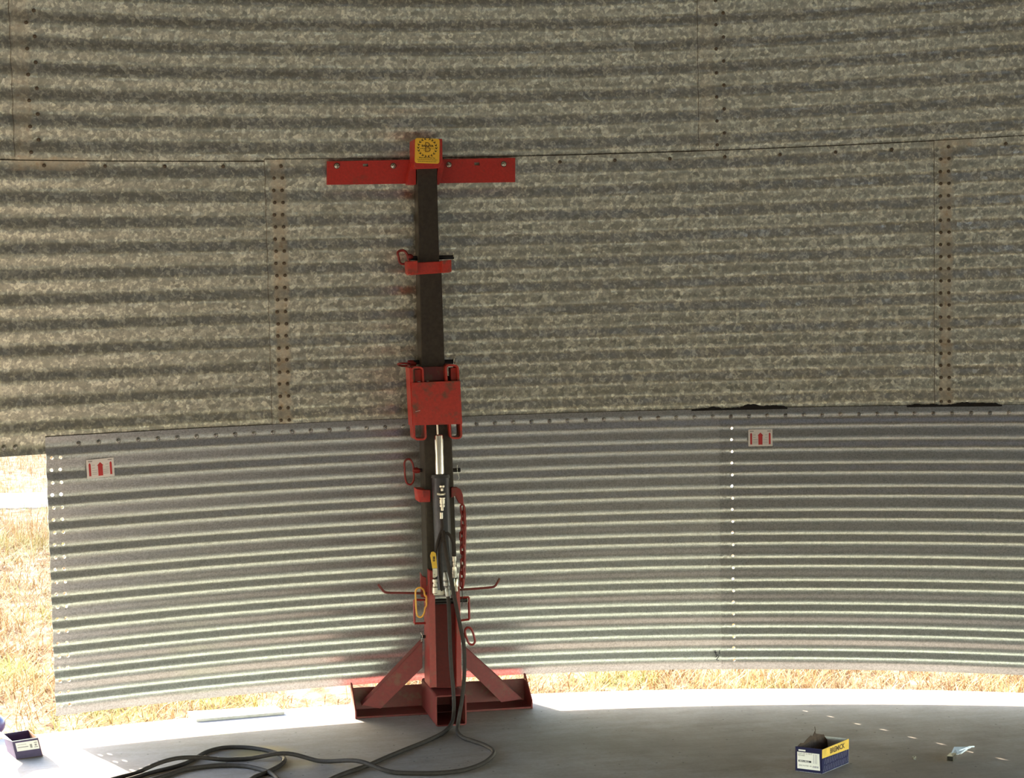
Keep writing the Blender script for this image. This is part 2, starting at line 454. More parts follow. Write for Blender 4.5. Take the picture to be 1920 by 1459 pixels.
# corrugated sheets. uv = (s, z) in metres
def sheet(name, s0, s1, z0, z1, mat, dr0=0.0, dr1=0.0, ds=.04, nz=16, holes=(), hr=.0066, gauge=.0014):
    pts = []; faces = []
    zs = set()
    k = math.floor(z0 / .0508) - 1
    hs = .0088
    while k * .0508 < z1 + .06:
        c = k * .0508
        if holes:
            zs.update([c - hs, c + hs] + [c + hs + (.0508 - 2 * hs) * i / 5 for i in range(1, 5)])
        else:
            zs.update([c + .0508 * i / (nz / 2) for i in range(int(nz / 2))])
        k += 1
    zs = sorted(z for z in zs if z0 + .002 < z < z1 - .002); zs = [z0] + zs + [z1]
    ss = set([s0, s1]); n = max(2, int((s1 - s0) / ds))
    base = [s0 + (s1 - s0) * i / n for i in range(n + 1)]
    hcols = sorted(set(h[0] for h in holes))
    for b_ in base:
        if all(abs(b_ - c) > .013 for c in hcols): ss.add(b_)
    for c in hcols: ss.update([c - hs, c + hs])
    ss = sorted(ss)
    def P(s, z):
        pts.append((s, z)); return len(pts) - 1
    idx = [[P(s, z) for s in ss] for z in zs]
    for j in range(len(zs) - 1):
        for i in range(len(ss) - 1):
            sc_, zc_ = (ss[i] + ss[i + 1]) / 2, (zs[j] + zs[j + 1]) / 2
            q = [idx[j][i], idx[j][i + 1], idx[j + 1][i + 1], idx[j + 1][i]]
            h = None
            for a, b in holes:
                if abs(a - sc_) < .003 and abs(b - zc_) < .003: h = (a, b); break
            if h is None:
                faces.append(q); continue
            ring = []
            for m_ in range(16):
                an = 2 * math.pi * m_ / 16 - 3 * math.pi / 4
                ring.append(P(h[0] + hr * math.cos(an), h[1] + hr * math.sin(an)))
            for side in range(4):
                a0, a1 = q[side], q[(side + 1) % 4]
                r0 = ring[side * 4:side * 4 + 4] + [ring[(side * 4 + 4) % 16]]
                faces += [[a0, r0[2], r0[1]], [a0, r0[1], r0[0]], [a0, a1, r0[2]], [a1, r0[3], r0[2]], [a1, r0[4], r0[3]]]
    mb = MB(); mb.uv = []
    def V(i, g):
        s, z = pts[i]; t = (s - s0) / (s1 - s0)
        mb.v.append(wall_pt(s, z, dr0 + (dr1 - dr0) * t + g)); mb.uv.append((s, z))
    m = len(pts)
    for i in range(m): V(i, -gauge / 2)
    for i in range(m): V(i, gauge / 2)
    edges = {}
    for f in faces:
        mb.f.append(list(f)); mb.f.append([m + i for i in reversed(f)])
        for a, b in zip(f, f[1:] + f[:1]):
            if (b, a) in edges: del edges[(b, a)]
            else: edges[(a, b)] = 1
    for a, b in edges:
        n0 = len(mb.v)
        for i, g in ((a, -gauge / 2), (b, -gauge / 2), (b, gauge / 2), (a, gauge / 2)): V(i, g)
        mb.f.append([n0 + 1, n0, n0 + 3, n0 + 2])
    return mb.build(name, mat, smooth=True)

s_m0 = SA + 4 * .23942 - .068      # left edge of the middle ring's centre sheet
s_m1 = SA + 16 * .23942 - .060
s_t0 = SB - .205                   # left edge of the top ring's centre sheet
s_t1 = SB - .205 + SHEET
TURN = 2 * math.pi * BR
W_ = {}
def struct(o, label): return tag(o, label, kind='structure')
W_['ml'] = struct(sheet('wall_left', s_m0 - SHEET + .06, s_m0 + .07, -.035, 1.137, M['old'], 0, .003), 'weathered corrugated sheet of the middle ring, left of the tan-smeared seam')
W_['mc'] = struct(sheet('wall_centre', s_m0, s_m1 + .07, -.035, 1.145, M['old'], -.001, .003), 'weathered corrugated sheet of the middle ring behind the jack column')
W_['mr'] = struct(sheet('wall_right', s_m1, s_m1 + SHEET, -.035, 1.145, M['old'], -.001, .003), 'weathered corrugated sheet of the middle ring, right of the bolted seam')
W_['tl'] = struct(sheet('wall_upper_left', s_t0 - SHEET + .06, s_t0 + .07, 1.09, 2.26, M['old'], .004, .007), 'weathered corrugated sheet of the top ring at its left end')
W_['tc'] = struct(sheet('wall_upper_centre', s_t0, s_t1 + .07, 1.09, 2.26, M['old'], .003, .007), 'weathered corrugated sheet of the top ring above the jack')
W_['tr'] = struct(sheet('wall_upper_right', s_t1, s_t1 + SHEET, 1.09, 2.26, M['old'], .003, .007), 'weathered corrugated sheet of the top ring at its right end')
# the rest of the raised bin behind the camera and above, and its roof
struct(sheet('wall_rear', s_m1 + SHEET - .03, s_m0 - SHEET + .08 + TURN, -.035, 1.145, M['old'], 0, 0, ds=.16, nz=8), 'rest of the raised middle ring round the bin')
struct(sheet('wall_upper_rear', s_t1 + SHEET - .03, s_t0 - SHEET + .08 + TURN, 1.09, 2.26, M['old'], .004, .004, ds=.16, nz=8), 'rest of the top ring round the bin')
struct(sheet('wall_top', 0, TURN, 2.22, 3.37, M['old'], .008, .008, ds=.16, nz=8), 'highest ring of the bin under the eaves')
rf = MB(); nR = 72
for k in range(nR):
    a = TURN * k / nR
    rf.v += [wall_pt(a, 3.36, .05, False), wall_pt(a, 3.36 + 2.6, -5.95, False)]
rf.uv = [(0, 0)] * len(rf.v)
for k in range(nR):
    j = (k + 1) % nR; rf.f.append([2 * k, 2 * j, 2 * j + 1, 2 * k + 1])
rf.uv = [((i // 2) * .5, (i % 2) * 6.0) for i in range(len(rf.v))]
struct(rf.build('roof', plain('dull_roof_steel', (.26, .225, .17), .6, .4), solid=.004), 'conical steel roof of the bin with its open filling hole')

def lap_line(parent, s0, s1, z, dr, rad=.0016):  # thin dark bead added in place of the shadow and dirt line at laps
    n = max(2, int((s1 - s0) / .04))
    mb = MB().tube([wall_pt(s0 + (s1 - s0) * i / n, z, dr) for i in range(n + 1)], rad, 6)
    mb.build('lap_shade_dirt', M['lap'], parent)
def seam_line(parent, s, z0, z1, dr, rad=.0011):  # lighter bead added for shadow and dirt down a sheet's edge
    n = int((z1 - z0) / .0127)
    mb = MB().tube([wall_pt(s, z0 + (z1 - z0) * i / n, dr) for i in range(n + 1)], rad, 5)
    mb.build('seam_shade_dirt', M['lapbrown'], parent)
M['lap'] = plain('dark_shade_dirt', (.050, .034, .018), .9)  # shadow and dirt of the laps as a dark brown colour
M['lapbrown'] = plain('brown_shade_dirt', (.20, .165, .11), .9)
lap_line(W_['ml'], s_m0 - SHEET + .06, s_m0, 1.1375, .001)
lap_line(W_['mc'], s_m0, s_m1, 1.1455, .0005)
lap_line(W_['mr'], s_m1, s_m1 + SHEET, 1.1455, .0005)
seam_line(W_['mc'], s_m0 - .001, .03, 1.1455, 0)
seam_line(W_['mr'], s_m1 - .001, .03, 1.1455, 0)
seam_line(W_['tc'], s_t0 - .001, 1.15, 2.2, .003)
seam_line(W_['tr'], s_t1 - .001, 1.15, 2.2, .003)
# ---------------------------------------------------------------- bolts
def bolt_mesh(name, mat, r, washer=True, h=.007, stud=True):
    mb = MB()
    Z = Vector((0, 0, 1)); z = 0.0
    if washer:
        mb.lathe((0, 0, 0), Z, [(-.001, r * 1.25), (.0018, r * 1.25), (.0026, r * 1.05)], 16); z = .0022
    mb.lathe((0, 0, z), Z, [(0, r), (h * .75, r), (h, r * .78)], 6)
    if stud: mb.lathe((0, 0, z + h), Z, [(-.001, r * .52), (.006, r * .52), (.0072, r * .35)], 10)
    else: mb.lathe((0, 0, z + h), Z, [(-.001, r * .55), (.0008, r * .5)], 10)
    me = bpy.data.meshes.new(name); me.from_pydata([tuple(p) for p in mb.v], [], mb.f); me.materials.append(mat)
    return me
BOLD = bolt_mesh('bolt', M['boltold'], .0080, False, .006)
BNEW = bolt_mesh('bolt', M['lapbolt'], .0078, True, .008)
BPLT = bolt_mesh('plate_bolt', M['plated'], .0085, True, .006)
def bolt(parent, s, z, mesh, dr=-.001):
    o = bpy.data.objects.new('bolt', mesh); COL.objects.link(o); o.parent = parent
    f = wall_frame(s, z, dr)
    o.matrix_basis = f @ Matrix.Rotation(rnd.uniform(0, 1.05), 4, 'Z') @ Matrix.Rotation(rnd.uniform(-.09, .09), 4, 'X')
    return o
LA = lambda k: SA + k * .23942
LB = lambda k: SB + k * .079807
for k in (-1, 0, 1, 2, 3): bolt(W_['ml'], LA(k), 1.1176, BOLD)
for k in range(4, 16):
    if k in (5, 6, 7, 8): continue                   # these four hold the jack's plate
    bolt(W_['mc'], LA(k), 1.1176, BOLD, -.004)
for k in (16, 17, 18): bolt(W_['mr'], LA(k), 1.1176, BOLD, -.004)
for r_ in range(1, 22):
    z = 1.1176 - .0508 * r_
    for ds in (-.0345, 0):
        bolt(W_['mc'], LA(4) + ds + .001, z, BOLD, -.004)
        bolt(W_['mr'], LA(16) + ds, z, BOLD, -.004)
for r_ in range(1, 15):                               # the zigzag rows of the top ring's seams
    z = 1.1176 + .0508 * r_
    bolt(W_['tc'], SB - .145 + (.0 if r_ % 2 else .034), z, BOLD, 0)
    bolt(W_['tr'], SA + 12 * .23942 + (-.034 if r_ % 2 else 0), z, BOLD, 0)

# ---------------------------------------------------------------- the new lower sheets
s_n0 = SN - .055
s_n1 = s_n0 + SHEET
H1 = [(SN + d, -.0508 * k) for k in range(1, 22) for d in (-.0345, 0)] + [(SN + SHEET - .0016, -.0508 * k + .001) for k in range(1, 22)]
H2 = [(SN + SHEET + d, -.0508 * k) for k in range(1, 22) for d in (-.0345, 0)]
n1 = sheet('corrugated_sheet', s_n0, s_n1 + .075, -1.1110, .034, M['new'], -.0035, -.0015, holes=H1)
tag(n1, 'shiny new galvanised corrugated sheet behind the jack, its left edge free beside the grass', 'metal sheet', 'new galvanised sheets of the bottom ring')
n2 = sheet('corrugated_sheet', s_n1, s_n1 + SHEET, -1.1110, .034, M['newgloss'], -.0033, -.0015, holes=H2)
tag(n2, 'shiny new galvanised corrugated sheet right of the vertical lap, behind the yellow and navy box', 'metal sheet', 'new galvanised sheets of the bottom ring')
for k in range(0, 36): bolt(n1, LB(k), 0, BNEW, -.0045)
for k in range(36, 53): bolt(n2, LB(k), 0, BNEW, -.0055)
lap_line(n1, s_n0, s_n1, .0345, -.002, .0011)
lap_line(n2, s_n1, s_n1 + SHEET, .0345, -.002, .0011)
# three shiny bolts hanging in the lap left of the new sheet
for s_ in (-.235, -.190, -.145): bolt(W_['ml'], s_n0 + s_ + .03, 0, BNEW, -.001)
# stickers on the new sheets
def sticker(parent, s, z, wd, ht, tilt):
    f = wall_frame(s, z, -AMP - .0052, False) @ Matrix.Rotation(tilt, 4, 'Z')
    def T(mb, x0, x1, y0, y1, e=0.0):
        mb.quad_box([f @ Vector((x, y, e + .0006)) for x, y in ((x0, y0), (x1, y0), (x1, y1), (x0, y1))], [f @ Vector((x, y, e)) for x, y in ((x0, y0), (x1, y0), (x1, y1), (x0, y1))])
    a = MB(); T(a, -wd / 2, wd / 2, -ht / 2, ht / 2)
    o = a.build('sticker', M['white'], parent); o['label'] = 'white instruction sticker with red arrows'
    for x0, hw, b0, t0, lo in ((0, .12, .14, .32, -.40), (-.3825, .0375, .24, .32, -.38), (.3825, .0375, .24, .32, -.38)):
        sw = .085 if x0 == 0 else .0375
        pts = [((x0 - sw) * wd, lo * ht), ((x0 + sw) * wd, lo * ht), ((x0 + sw) * wd, b0 * ht), ((x0 + hw) * wd, b0 * ht), (x0 * wd, t0 * ht), ((x0 - hw) * wd, b0 * ht), ((x0 - sw) * wd, b0 * ht)]
        if x0: pts = [pts[0], pts[1], pts[2], pts[4], pts[6]]
        MB().quad_box([f @ Vector((x, y, .0013)) for x, y in pts], [f @ Vector((x, y, .0006)) for x, y in pts]).build('red_arrow', M['redink'], o)
    for sx in (-1, 1):
        g = MB()
        for i, y in enumerate((.18, .02, -.1, -.2, -.3)):
            a, b = sorted((sx * wd * .30, sx * wd * (.19 if i < 2 else .11)))
            T(g, a, b, y * ht, y * ht + .0012, .0007)
        a, b = sorted((sx * wd * .43, sx * wd * .28)); T(g, a, b, ht * .38, ht * .42, .0007)
        g.build('fine_print', M['greyink'], o)
def s_of(x, y, z):                                    # wall coordinate seen at a pixel
    best = min((abs(((p := wall_pt(s_n0 - .6 + i * .004, z, -AMP, False)) - CAM).dot(CR) / (p - CAM).dot(CF) * FPX + 960 - x), s_n0 - .6 + i * .004) for i in range(1700))
    return best[1]
def z_of(x, y, z0=-.1):
    z = z0
    for _ in range(6):
        s = s_of(x, y, z); p = wall_pt(s, z, -AMP, False)
        yy = 729.5 - (p - CAM).dot(CU) / (p - CAM).dot(CF) * FPX
        z += (yy - y) / 436.0
    return s, z
for parent, (x, y), wd, ht, tilt in ((n1, (187, 877.5), .110, .076, .035), (n2, (1426, 821), .106, .074, .0)):
    s, z = z_of(x, y); sticker(parent, s, z, wd, ht, tilt)
# black marker scrawl low on the first sheet beside the lap
s, z = z_of(1345, 1231, -1.0)
f = wall_frame(s, z, -AMP - .0028, False)
mk = MB()
for st in ([(-.014, .022), (-.008, .016), (-.002, .020)], [(-.010, .028), (-.004, .006)], [(-.006, -.004), (.004, .010), (.006, -.002), (-.004, -.014), (.008, -.018)], [(.010, .028), (.010, .012)]):
    mk.tube([f @ Vector((a, b, 0)) for a, b in st], .0019, 5)
o = mk.build('marker_scrawl', M['blackink'], n1); o['label'] = 'short black marker pen scrawl'
# chalky scratches on the middle ring
s, z = z_of(920, 437, .8)
f = wall_frame(s, z, -AMP - .004, False)
ck = MB(); rr = random.Random(3)
for k in range(34):
    a = rr.uniform(-.11, .11); b = .02 * math.sin(a * 40) * .5 + .06 * a + rr.uniform(-.008, .008)
    q = [(a, b)]
    for _ in range(rr.randint(1, 3)): q.append((q[-1][0] + rr.uniform(-.006, .009), q[-1][1] + rr.uniform(-.006, .006)))
    ck.tube([f @ Vector((x, y, .0)) for x, y in q], .0007, 4)
o = ck.build('chalk_scratches', M['chalk'], W_['mc']); o['label'] = 'faint whitish scratch marks'

# black mastic squeezed out of the lap above the new sheets
def mastic(x0, x1, prof, dr, label):
    mb = MB(); n = 60; hr = random.Random(int(x0))
    fr, bk = [], []
    for i in range(n + 1):
        t = i / n; x = x0 + (x1 - x0) * t
        s = s_of(x, 0, .03)
        h = np.interp(t, [p[0] for p in prof], [p[1] for p in prof]) + hr.uniform(-.0008, .0012)
        fr.append((s, .028, .034 + max(.0006, h * 1.7)))
    for s, a, b in fr:
        for q in ((a, dr), (b, dr), (b, dr + .008), (a, dr + .008)):
            mb.v.append(wall_pt(s, q[0], q[1], False))
    for i in range(n):
        for k in range(4):
            l = (k + 1) % 4
            mb.f.append([4 * i + k, 4 * i + 4 + k, 4 * i + 4 + l, 4 * i + l])
    mb.f.append([3, 2, 1, 0]); mb.f.append([4 * n + k for k in range(4)])
    tag(mb.build('mastic_strip', M['mastic']), label, 'sealant')
mastic(1297, 1476, [(0, 0), (.15, .002), (.22, .006), (.33, .001), (.50, .002), (.58, .010), (.66, .010), (.74, .005), (.85, .006), (.97, .004), (1, 0)], -.010, 'ragged black sealant strip above the arrow sticker on the lap seam')
mastic(1700, 1878, [(0, 0), (.10, .004), (.2, .001), (.27, .004), (.36, .001), (.5, .003), (.58, .008), (.70, .006), (.93, .005), (1, 0)], -.010, 'ragged black sealant strip below the tan bolted seam at the right')

# ================================================================ THE JACK
J = empty('bin_jack', (0, 0, 0))
tag(J, 'red and black hydraulic lifting jack standing on the slab and bolted to the wall', 'jack')
def Yc(v): return .085 - .165 * (v - 300) / 1040          # front face of the leaning column
def part(mb, name, mat, parent=J, bevel=.0012, smooth=False, label=None):
    o = mb.build(name, M[mat] if isinstance(mat, str) else mat, parent, bevel=bevel)
    if smooth: smooth_sharp(o)
    if label: o['label'] = label
    return o
# column sections: front outlines in pixels, then depth
def column(name, top, bot, d, doff=0.0, label=None):
    (xa, xb, v0), (xc, xd, v1) = top, bot
    mb = MB()
    return part(mb.pprism([(xa, v0), (xb, v0), (xd, v1), (xc, v1)], Yc(v0) - doff, d, Yc(v1) - doff), name, 'post', bevel=.004, label=label)
column('inner_column', (782, 819, 306), (786, 824.5, 512), .088)
column('middle_column', (786.5, 828, 505), (790.5, 834.5, 700), .100, .006)
column('outer_column', (791.5, 843, 705), (801, 858, 1100), .110, .008)
# plate bolted to the wall
def wall_plate():
    mb = MB(); Yp = .157
    A, B_, C_, D_ = at(613, 302.5, Yp), at(966, 296, Yp), at(966, 341.5, Yp), at(613, 346.5, Yp)
    def Pt(u, v): return (A * (1 - u) + B_ * u) * (1 - v) + (D_ * (1 - u) + C_ * u) * v
    Wd = (B_ - A).length; Hd = (D_ - A).length
    slots = [((684 - 613) / 353, .19), ((893 - 613) / 353, .22)]
    us = sorted(set([0, 1] + [u + d for u, _ in slots for d in (-.014, .014)])); 
    for i in range(len(us) - 1):
        sl_ = [v for u, v in slots if us[i] < u < us[i + 1] and us[i + 1] - us[i] < .04]
        if not sl_:
            mb.quad_box([Pt(us[i], 1), Pt(us[i + 1], 1), Pt(us[i + 1], 0), Pt(us[i], 0)], [p + Vector((0, .008, 0)) for p in (Pt(us[i], 1), Pt(us[i + 1], 1), Pt(us[i + 1], 0), Pt(us[i], 0))])
        else:
            v = sl_[0]
            for a, b in ((0, v - .06), (v + .06, 1)):
                q = [Pt(us[i], b), Pt(us[i + 1], b), Pt(us[i + 1], a), Pt(us[i], a)]
                mb.quad_box(q, [p + Vector((0, .008, 0)) for p in q])
    return mb, Yp
mb, Yp = wall_plate()
pl = part(mb, 'lifting_plate', 'redtop', bevel=0)
for x, y in ((631.5, 311), (737.5, 311), (841.5, 309), (944.5, 307.5)):
    o = bpy.data.objects.new('plate_bolt', BPLT); COL.objects.link(o); o.parent = pl
    p = at(x, y, Yp - .001)
    o.matrix_basis = Matrix.Translation(p) @ Matrix.Rotation(math.pi / 2, 4, 'X') @ Matrix.Rotation(.3, 4, 'Z')
    wz = MB().lathe(p + Vector((0, .0005, 0)), (0, -1, 0), [(0, .0125), (.0012, .0125)], 16)
    part(wz, 'bolt_hole_ring', 'black', pl, bevel=0)
# head of the jack
hd = part(MB().pprism([(776.5, 261), (829.5, 260), (830, 305), (823, 315), (779, 316), (776.5, 310)], .035, .115), 'head_cap', 'redtop', bevel=.003)
gl = MB().pprism([(771, 304), (780, 304), (780, 346), (764, 346), (765, 332)], .10, .055)
part(gl, 'side_gusset', 'redtop')
gr_ = MB().pprism([(822, 300), (833, 300), (833, 312), (824, 346), (818, 346)], .10, .055)
part(gr_, 'side_gusset', 'redtop')
# yellow maker's decal
f0 = at(801, 283, .0335)
DF = Matrix(((1, 0, 0, f0.x), (0, 0, -1, f0.y), (0, 1, 0, f0.z), (0, 0, 0, 1))) @ Matrix.Rotation(-.022, 4, 'Z')
def rrect(w_, h_, r_, n=6):
    out = []
    for cx, cy, a0 in ((w_ / 2 - r_, h_ / 2 - r_, 0), (-w_ / 2 + r_, h_ / 2 - r_, 90), (-w_ / 2 + r_, -h_ / 2 + r_, 180), (w_ / 2 - r_, -h_ / 2 + r_, 270)):
        for k in range(n + 1):
            a = math.radians(a0 + 90 * k / n); out.append((cx + r_ * math.cos(a), cy + r_ * math.sin(a)))
    return out
def flat(mb, pts, F, z0=0.0, t=.0003):
    fr = [F @ Vector((x, y, z0 + t)) for x, y in pts]; bk = [F @ Vector((x, y, z0)) for x, y in pts]
    return mb.quad_box(fr, bk)
dc = part(flat(MB(), rrect(.1035, .1035, .010), DF, 0, .0006), 'maker_decal', 'decal', hd, bevel=0, label='yellow decal with wreath and maker name')
wr = MB()
for sgn in (1, -1):
    for k in range(9):
        a = math.radians(-80 + k * 19.5)
        for off, tw_ in ((.0, .55), (.004, -.5)):
            cx, cy = (.036 + off) * math.cos(a) * sgn, (.0345 + off) * math.sin(a) + .0135
            d = a + math.pi / 2 + tw_
            dx, dy = math.cos(d) * sgn, math.sin(d)
            L, Wl = .0066, .0019
            flat(wr, [(cx - dx * L, cy - dy * L), (cx + dy * Wl, cy - dx * Wl), (cx + dx * L, cy + dy * L), (cx - dy * Wl, cy + dx * Wl)] if sgn > 0 else
                 [(cx - dx * L, cy - dy * L), (cx - dy * Wl, cy + dx * Wl), (cx + dx * L, cy + dy * L), (cx + dy * Wl, cy - dx * Wl)], DF, .0006)
part(wr, 'wreath_print', 'ink', dc, bevel=0)
text_mesh('monogram_print', 'B', .062, M['inkhalf'], dc, DF @ Matrix.Translation((.001, .013, .0007)), -.0008, sx=.85)
text_mesh('name_print', 'BAINTER', .0125, M['ink'], dc, DF @ Matrix.Translation((.001, .020, .0012)), .0002, sx=1.02)
sm = MB()
for (y, a, b) in ((.0095, -.029, .031), (.0035, -.016, .014), (-.0365, -.041, .042), (-.0435, -.039, .040)):
    x = a; rr = random.Random(int(abs(y) * 1e5))
    while x < b:
        l = rr.uniform(.003, .009); flat(sm, [(x, y - .0009), (min(x + l, b), y - .0009), (min(x + l, b), y + .0009), (x, y + .0009)], DF, .0006); x += l + .0016
part(sm, 'fine_print', 'ink', dc, bevel=0)
text_mesh('maker_print', 'Manufactured by', .0075, M['ink'], dc, DF @ Matrix.Translation((0, -.0285, .0007)), .0001, sx=1.35)

# lock pins with pull rings
def ring_pts(pix, Y, n=6, dy=None):
    pts = [at(x, y, Y + (dy[i] if dy else 0)) for i, (x, y) in enumerate(pix)]
    return spline(pts, n, True)
def lock_pin(name, x0, x1, v, Y, r, ring, rr_, ringmat, boss, clip=None, label=None, dv=0, ringY=None, dy=None):
    p = part(MB().tube([at(x0, v, Y), at(x1, v + dv, Y)], r, 14), name, 'black', smooth=True, bevel=0, label=label)
    h = part(MB().tube(ring_pts(ring, ringY if ringY is not None else Y, 6, dy), rr_, 8, closed=True), 'pull_ring', ringmat, p, smooth=True, bevel=0)
    bx, by, bx2, by2, br = boss
    b = MB().tube([at(bx, by, Y), at((bx + bx2) / 2, (by + by2) / 2, Y), at(bx2, by2, Y)], [br * .8, br * 1.15, br * .8], 12)
    part(b, 'ring_boss', ringmat, p, smooth=True, bevel=0)
    if clip:
        c = MB().tube(spline([at(x, y, Y - .012) for x, y in clip], 5), .0014, 6)
        part(c, 'hairpin_clip', 'plated', p, smooth=True, bevel=0)
    return p
# collar with two forward lugs
cl = MB()
cl.pprism([(768, 493), (844, 489), (844, 511), (770, 516)], Yc(500) - .012, .112)
cl.pprism([(762.5, 490), (783, 489), (783.5, 513), (764, 514)], Yc(500) - .05, .06)
cl.pprism([(829, 489), (846.5, 487), (847, 510), (829.5, 512)], Yc(500) - .05, .06)
part(cl, 'upper_collar', 'redworn', bevel=.003)
lock_pin('upper_lock_pin', 766, 851, 484, Yc(484) + .05, .0088,
         [(746, 473), (755, 469.5), (762, 474), (765, 483), (767, 491), (758, 495), (750, 493), (747.5, 483)], .0052, 'red', (764, 480, 774, 483, .011), [(848, 478), (850.5, 474), (850, 482)], dv=-2)
# lifting carriage
Yk = -.050
cp = part(MB().pprism([(772.3, 717.7), (863, 713.7), (867, 795.3), (775.7, 797.8)], Yk, .010), 'carriage_plate', 'redworn', bevel=.0015)
for x, y, l, a in ((779, 772, 9, -.25), (783, 715.8, 5, 0), (800, 714.8, 4, 0)):
    p0, p1 = at(x, y, Yk - .0006), at(x + l, y + l * math.tan(a), Yk - .0006); part(MB().tube([p0, p1], .0006, 4), 'paint_scratch', 'chalk', cp, bevel=0)
def guide_loop(x0t, x1t, v0, x0b, x1b, v1):
    def outl(ins, n=5):
        out = []
        xm = lambda v, a, b: a + (b - a) * (v - v0) / (v1 - v0)
        r = 8 - ins
        for (sx, vv, a0) in ((1, v0, 270), (1, v1, 0), (-1, v1, 90), (-1, v0, 180)):
            xe = xm(vv, x1t, x1b) if sx > 0 else xm(vv, x0t, x0b)
            cx = xe - sx * (ins + r); cy = vv + (ins + r) * (1 if vv == v0 else -1)
            for k in range(n + 1):
                a = math.radians(a0 + 90 * k / n); out.append((cx + r * math.cos(a), cy + r * math.sin(a)))
        return out
    mb = MB(); o_ = outl(0); i_ = outl(3.4); n = len(o_)
    d = Vector((0, .085, 0)); Y = Yk + .0102
    for a in (o_, i_): mb.v += [at(x, y, Y) for x, y in a] 
    for a in (o_, i_): mb.v += [at(x, y, Y) + d for x, y in a]
    for k in range(n):
        l = (k + 1) % n
        mb.f += [[k, l, n + l, n + k], [2 * n + l, 2 * n + k, 3 * n + k, 3 * n + l], [l, k, 2 * n + k, 2 * n + l], [n + k, n + l, 3 * n + l, 3 * n + k]]
    return part(mb, 'guide_loop', 'redworn', bevel=0, smooth=True)
guide_loop(771, 794.5, 687.5, 775.5, 800, 826)
guide_loop(834.5, 860.5, 683.5, 843, 867, 823.5)
for a in ([(777.5, 693), (790.5, 692.5), (791, 730), (778.5, 731)], [(845, 690), (857.5, 689.5), (859, 728), (846, 729)]):
    part(MB().pprism(a, Yk + .04, .05), 'guide_block', 'redworn', bevel=.001)
part(MB().pprism([(793, 688.5), (836, 687), (838, 716), (795, 717.5)], Yc(700) - .022, .12), 'carriage_body', 'reddark', bevel=.001)
part(MB().pprism([(767.5, 690), (771.5, 689), (776, 800), (773, 800)], Yk + .012, .10), 'carriage_side_plate', 'redtop', bevel=.001)
lock_pin('carriage_lock_pin', 772, 853, 679.5, Yc(680) + .05, .0095,
         [(746, 683), (752, 681.5), (764, 681.5), (769, 683), (764, 686), (752, 686)], .0042, 'red', (764, 680, 780, 683, .013), [(850, 683), (851.5, 672), (852.5, 680)], dv=-1.5, dy=[-.03, -.06, -.05, -.01, .01, 0])
# hydraulic ram
part(MB().tube([at(819.5, 792, -.028), at(820.5, 818, -.028)], .0052, 10), 'rod_stub', 'plated', smooth=True, bevel=0)
part(MB().lathe(at(822.5, 815.5, -.030), at(824.5, 895, -.045) - at(822.5, 815.5, -.030), [(0, .0165), (.003, .0192), (.174, .0192)], 28), 'piston_rod', 'chrome', smooth=True, bevel=0)
ax = at(833.5, 1112, -.07) - at(825.5, 889, -.060)
part(MB().lathe(at(825.5, 889, -.060), ax, [(0, .026), (.002, .036), (.014, .039), (.018, .036), (ax.length - .02, .036), (ax.length - .018, .040), (ax.length, .040)], 28), 'cylinder_barrel', 'barrel', smooth=True, bevel=0)
# port fittings on the barrel
Yf_ = -.115
ft = MB()
ft.lathe(at(828.6, 909, Yf_), (0, 0, -1), [(0, .006), (.003, .0115), (.010, .0115), (.015, .006), (.026, .006)], 12)
ft.lathe(at(827.3, 924, Yf_), (0, 0, -1), [(0, .0175), (.001, .018), (.009, .018), (.010, .014)], 6)
ft.lathe(at(829, 932.5, Yf_), (0, 0, -1), [(0, .009), (.001, .0135), (.005, .0135), (.0055, .010), (.008, .010), (.0085, .0120), (.026, .0120), (.027, .009), (.030, .009), (.031, .0115), (.040, .0115), (.041, .006), (.055, .006)], 12)
ft.lathe(at(827.5, 960.5, Yf_), (0, 0, -1), [(0, .005), (.001, .0070), (.027, .0070)], 12)
part(ft, 'upper_fitting', 'plated', smooth=True, bevel=0)
# clamp and hook below the middle pin
lb = MB()
lb.pprism([(783, 918), (807, 919), (807, 941.5), (786, 942)], Yc(930) - .012, .10)
lb.pprism([(781, 917), (794, 919.5), (795, 933), (783.5, 932)], Yc(930) - .045, .05)
part(lb, 'lower_clamp', 'redtop', bevel=.002)
part(MB().pprism([(846, 914), (857, 913.5), (864, 918), (868, 927), (870, 945), (867, 947), (860.5, 943), (856.5, 936), (854, 930), (846, 934)], Yc(930) - .03, .02), 'chain_hook', 'red', bevel=.003)
# chain
ch = empty('chain'); ch.parent = J
rr = random.Random(5)
cy = 946
for k in range(12):
    x = 867 + 1.2 * math.sin(k * 1.1); c = at(x, cy + 9, Yc(cy) - .03); L = .0145; Wn = .0085
    pts = []
    for a in range(14):
        t = 2 * math.pi * a / 14
        e = Vector((math.cos(t) * Wn, 0, math.sin(t) * Wn + (L if math.sin(t) > 0 else -L) * .75))
        pts.append(c + Matrix.Rotation((0 if k % 2 == 0 else math.pi / 2) + .35 + rr.uniform(-.25, .25), 3, 'Z') @ e)
    part(MB().tube(pts, .0042, 8, closed=True), 'chain_link', 'red', ch, smooth=True, bevel=0)
    cy += 12.6
part(MB().tube(spline([at(870, 950, .0), at(872, 985, -.03), at(871, 1030, -.04), at(871, 1070, -.045), at(868, 1098, -.05)], 10), .0062, 8), 'chain_sleeve', 'red', ch, smooth=True, bevel=0)
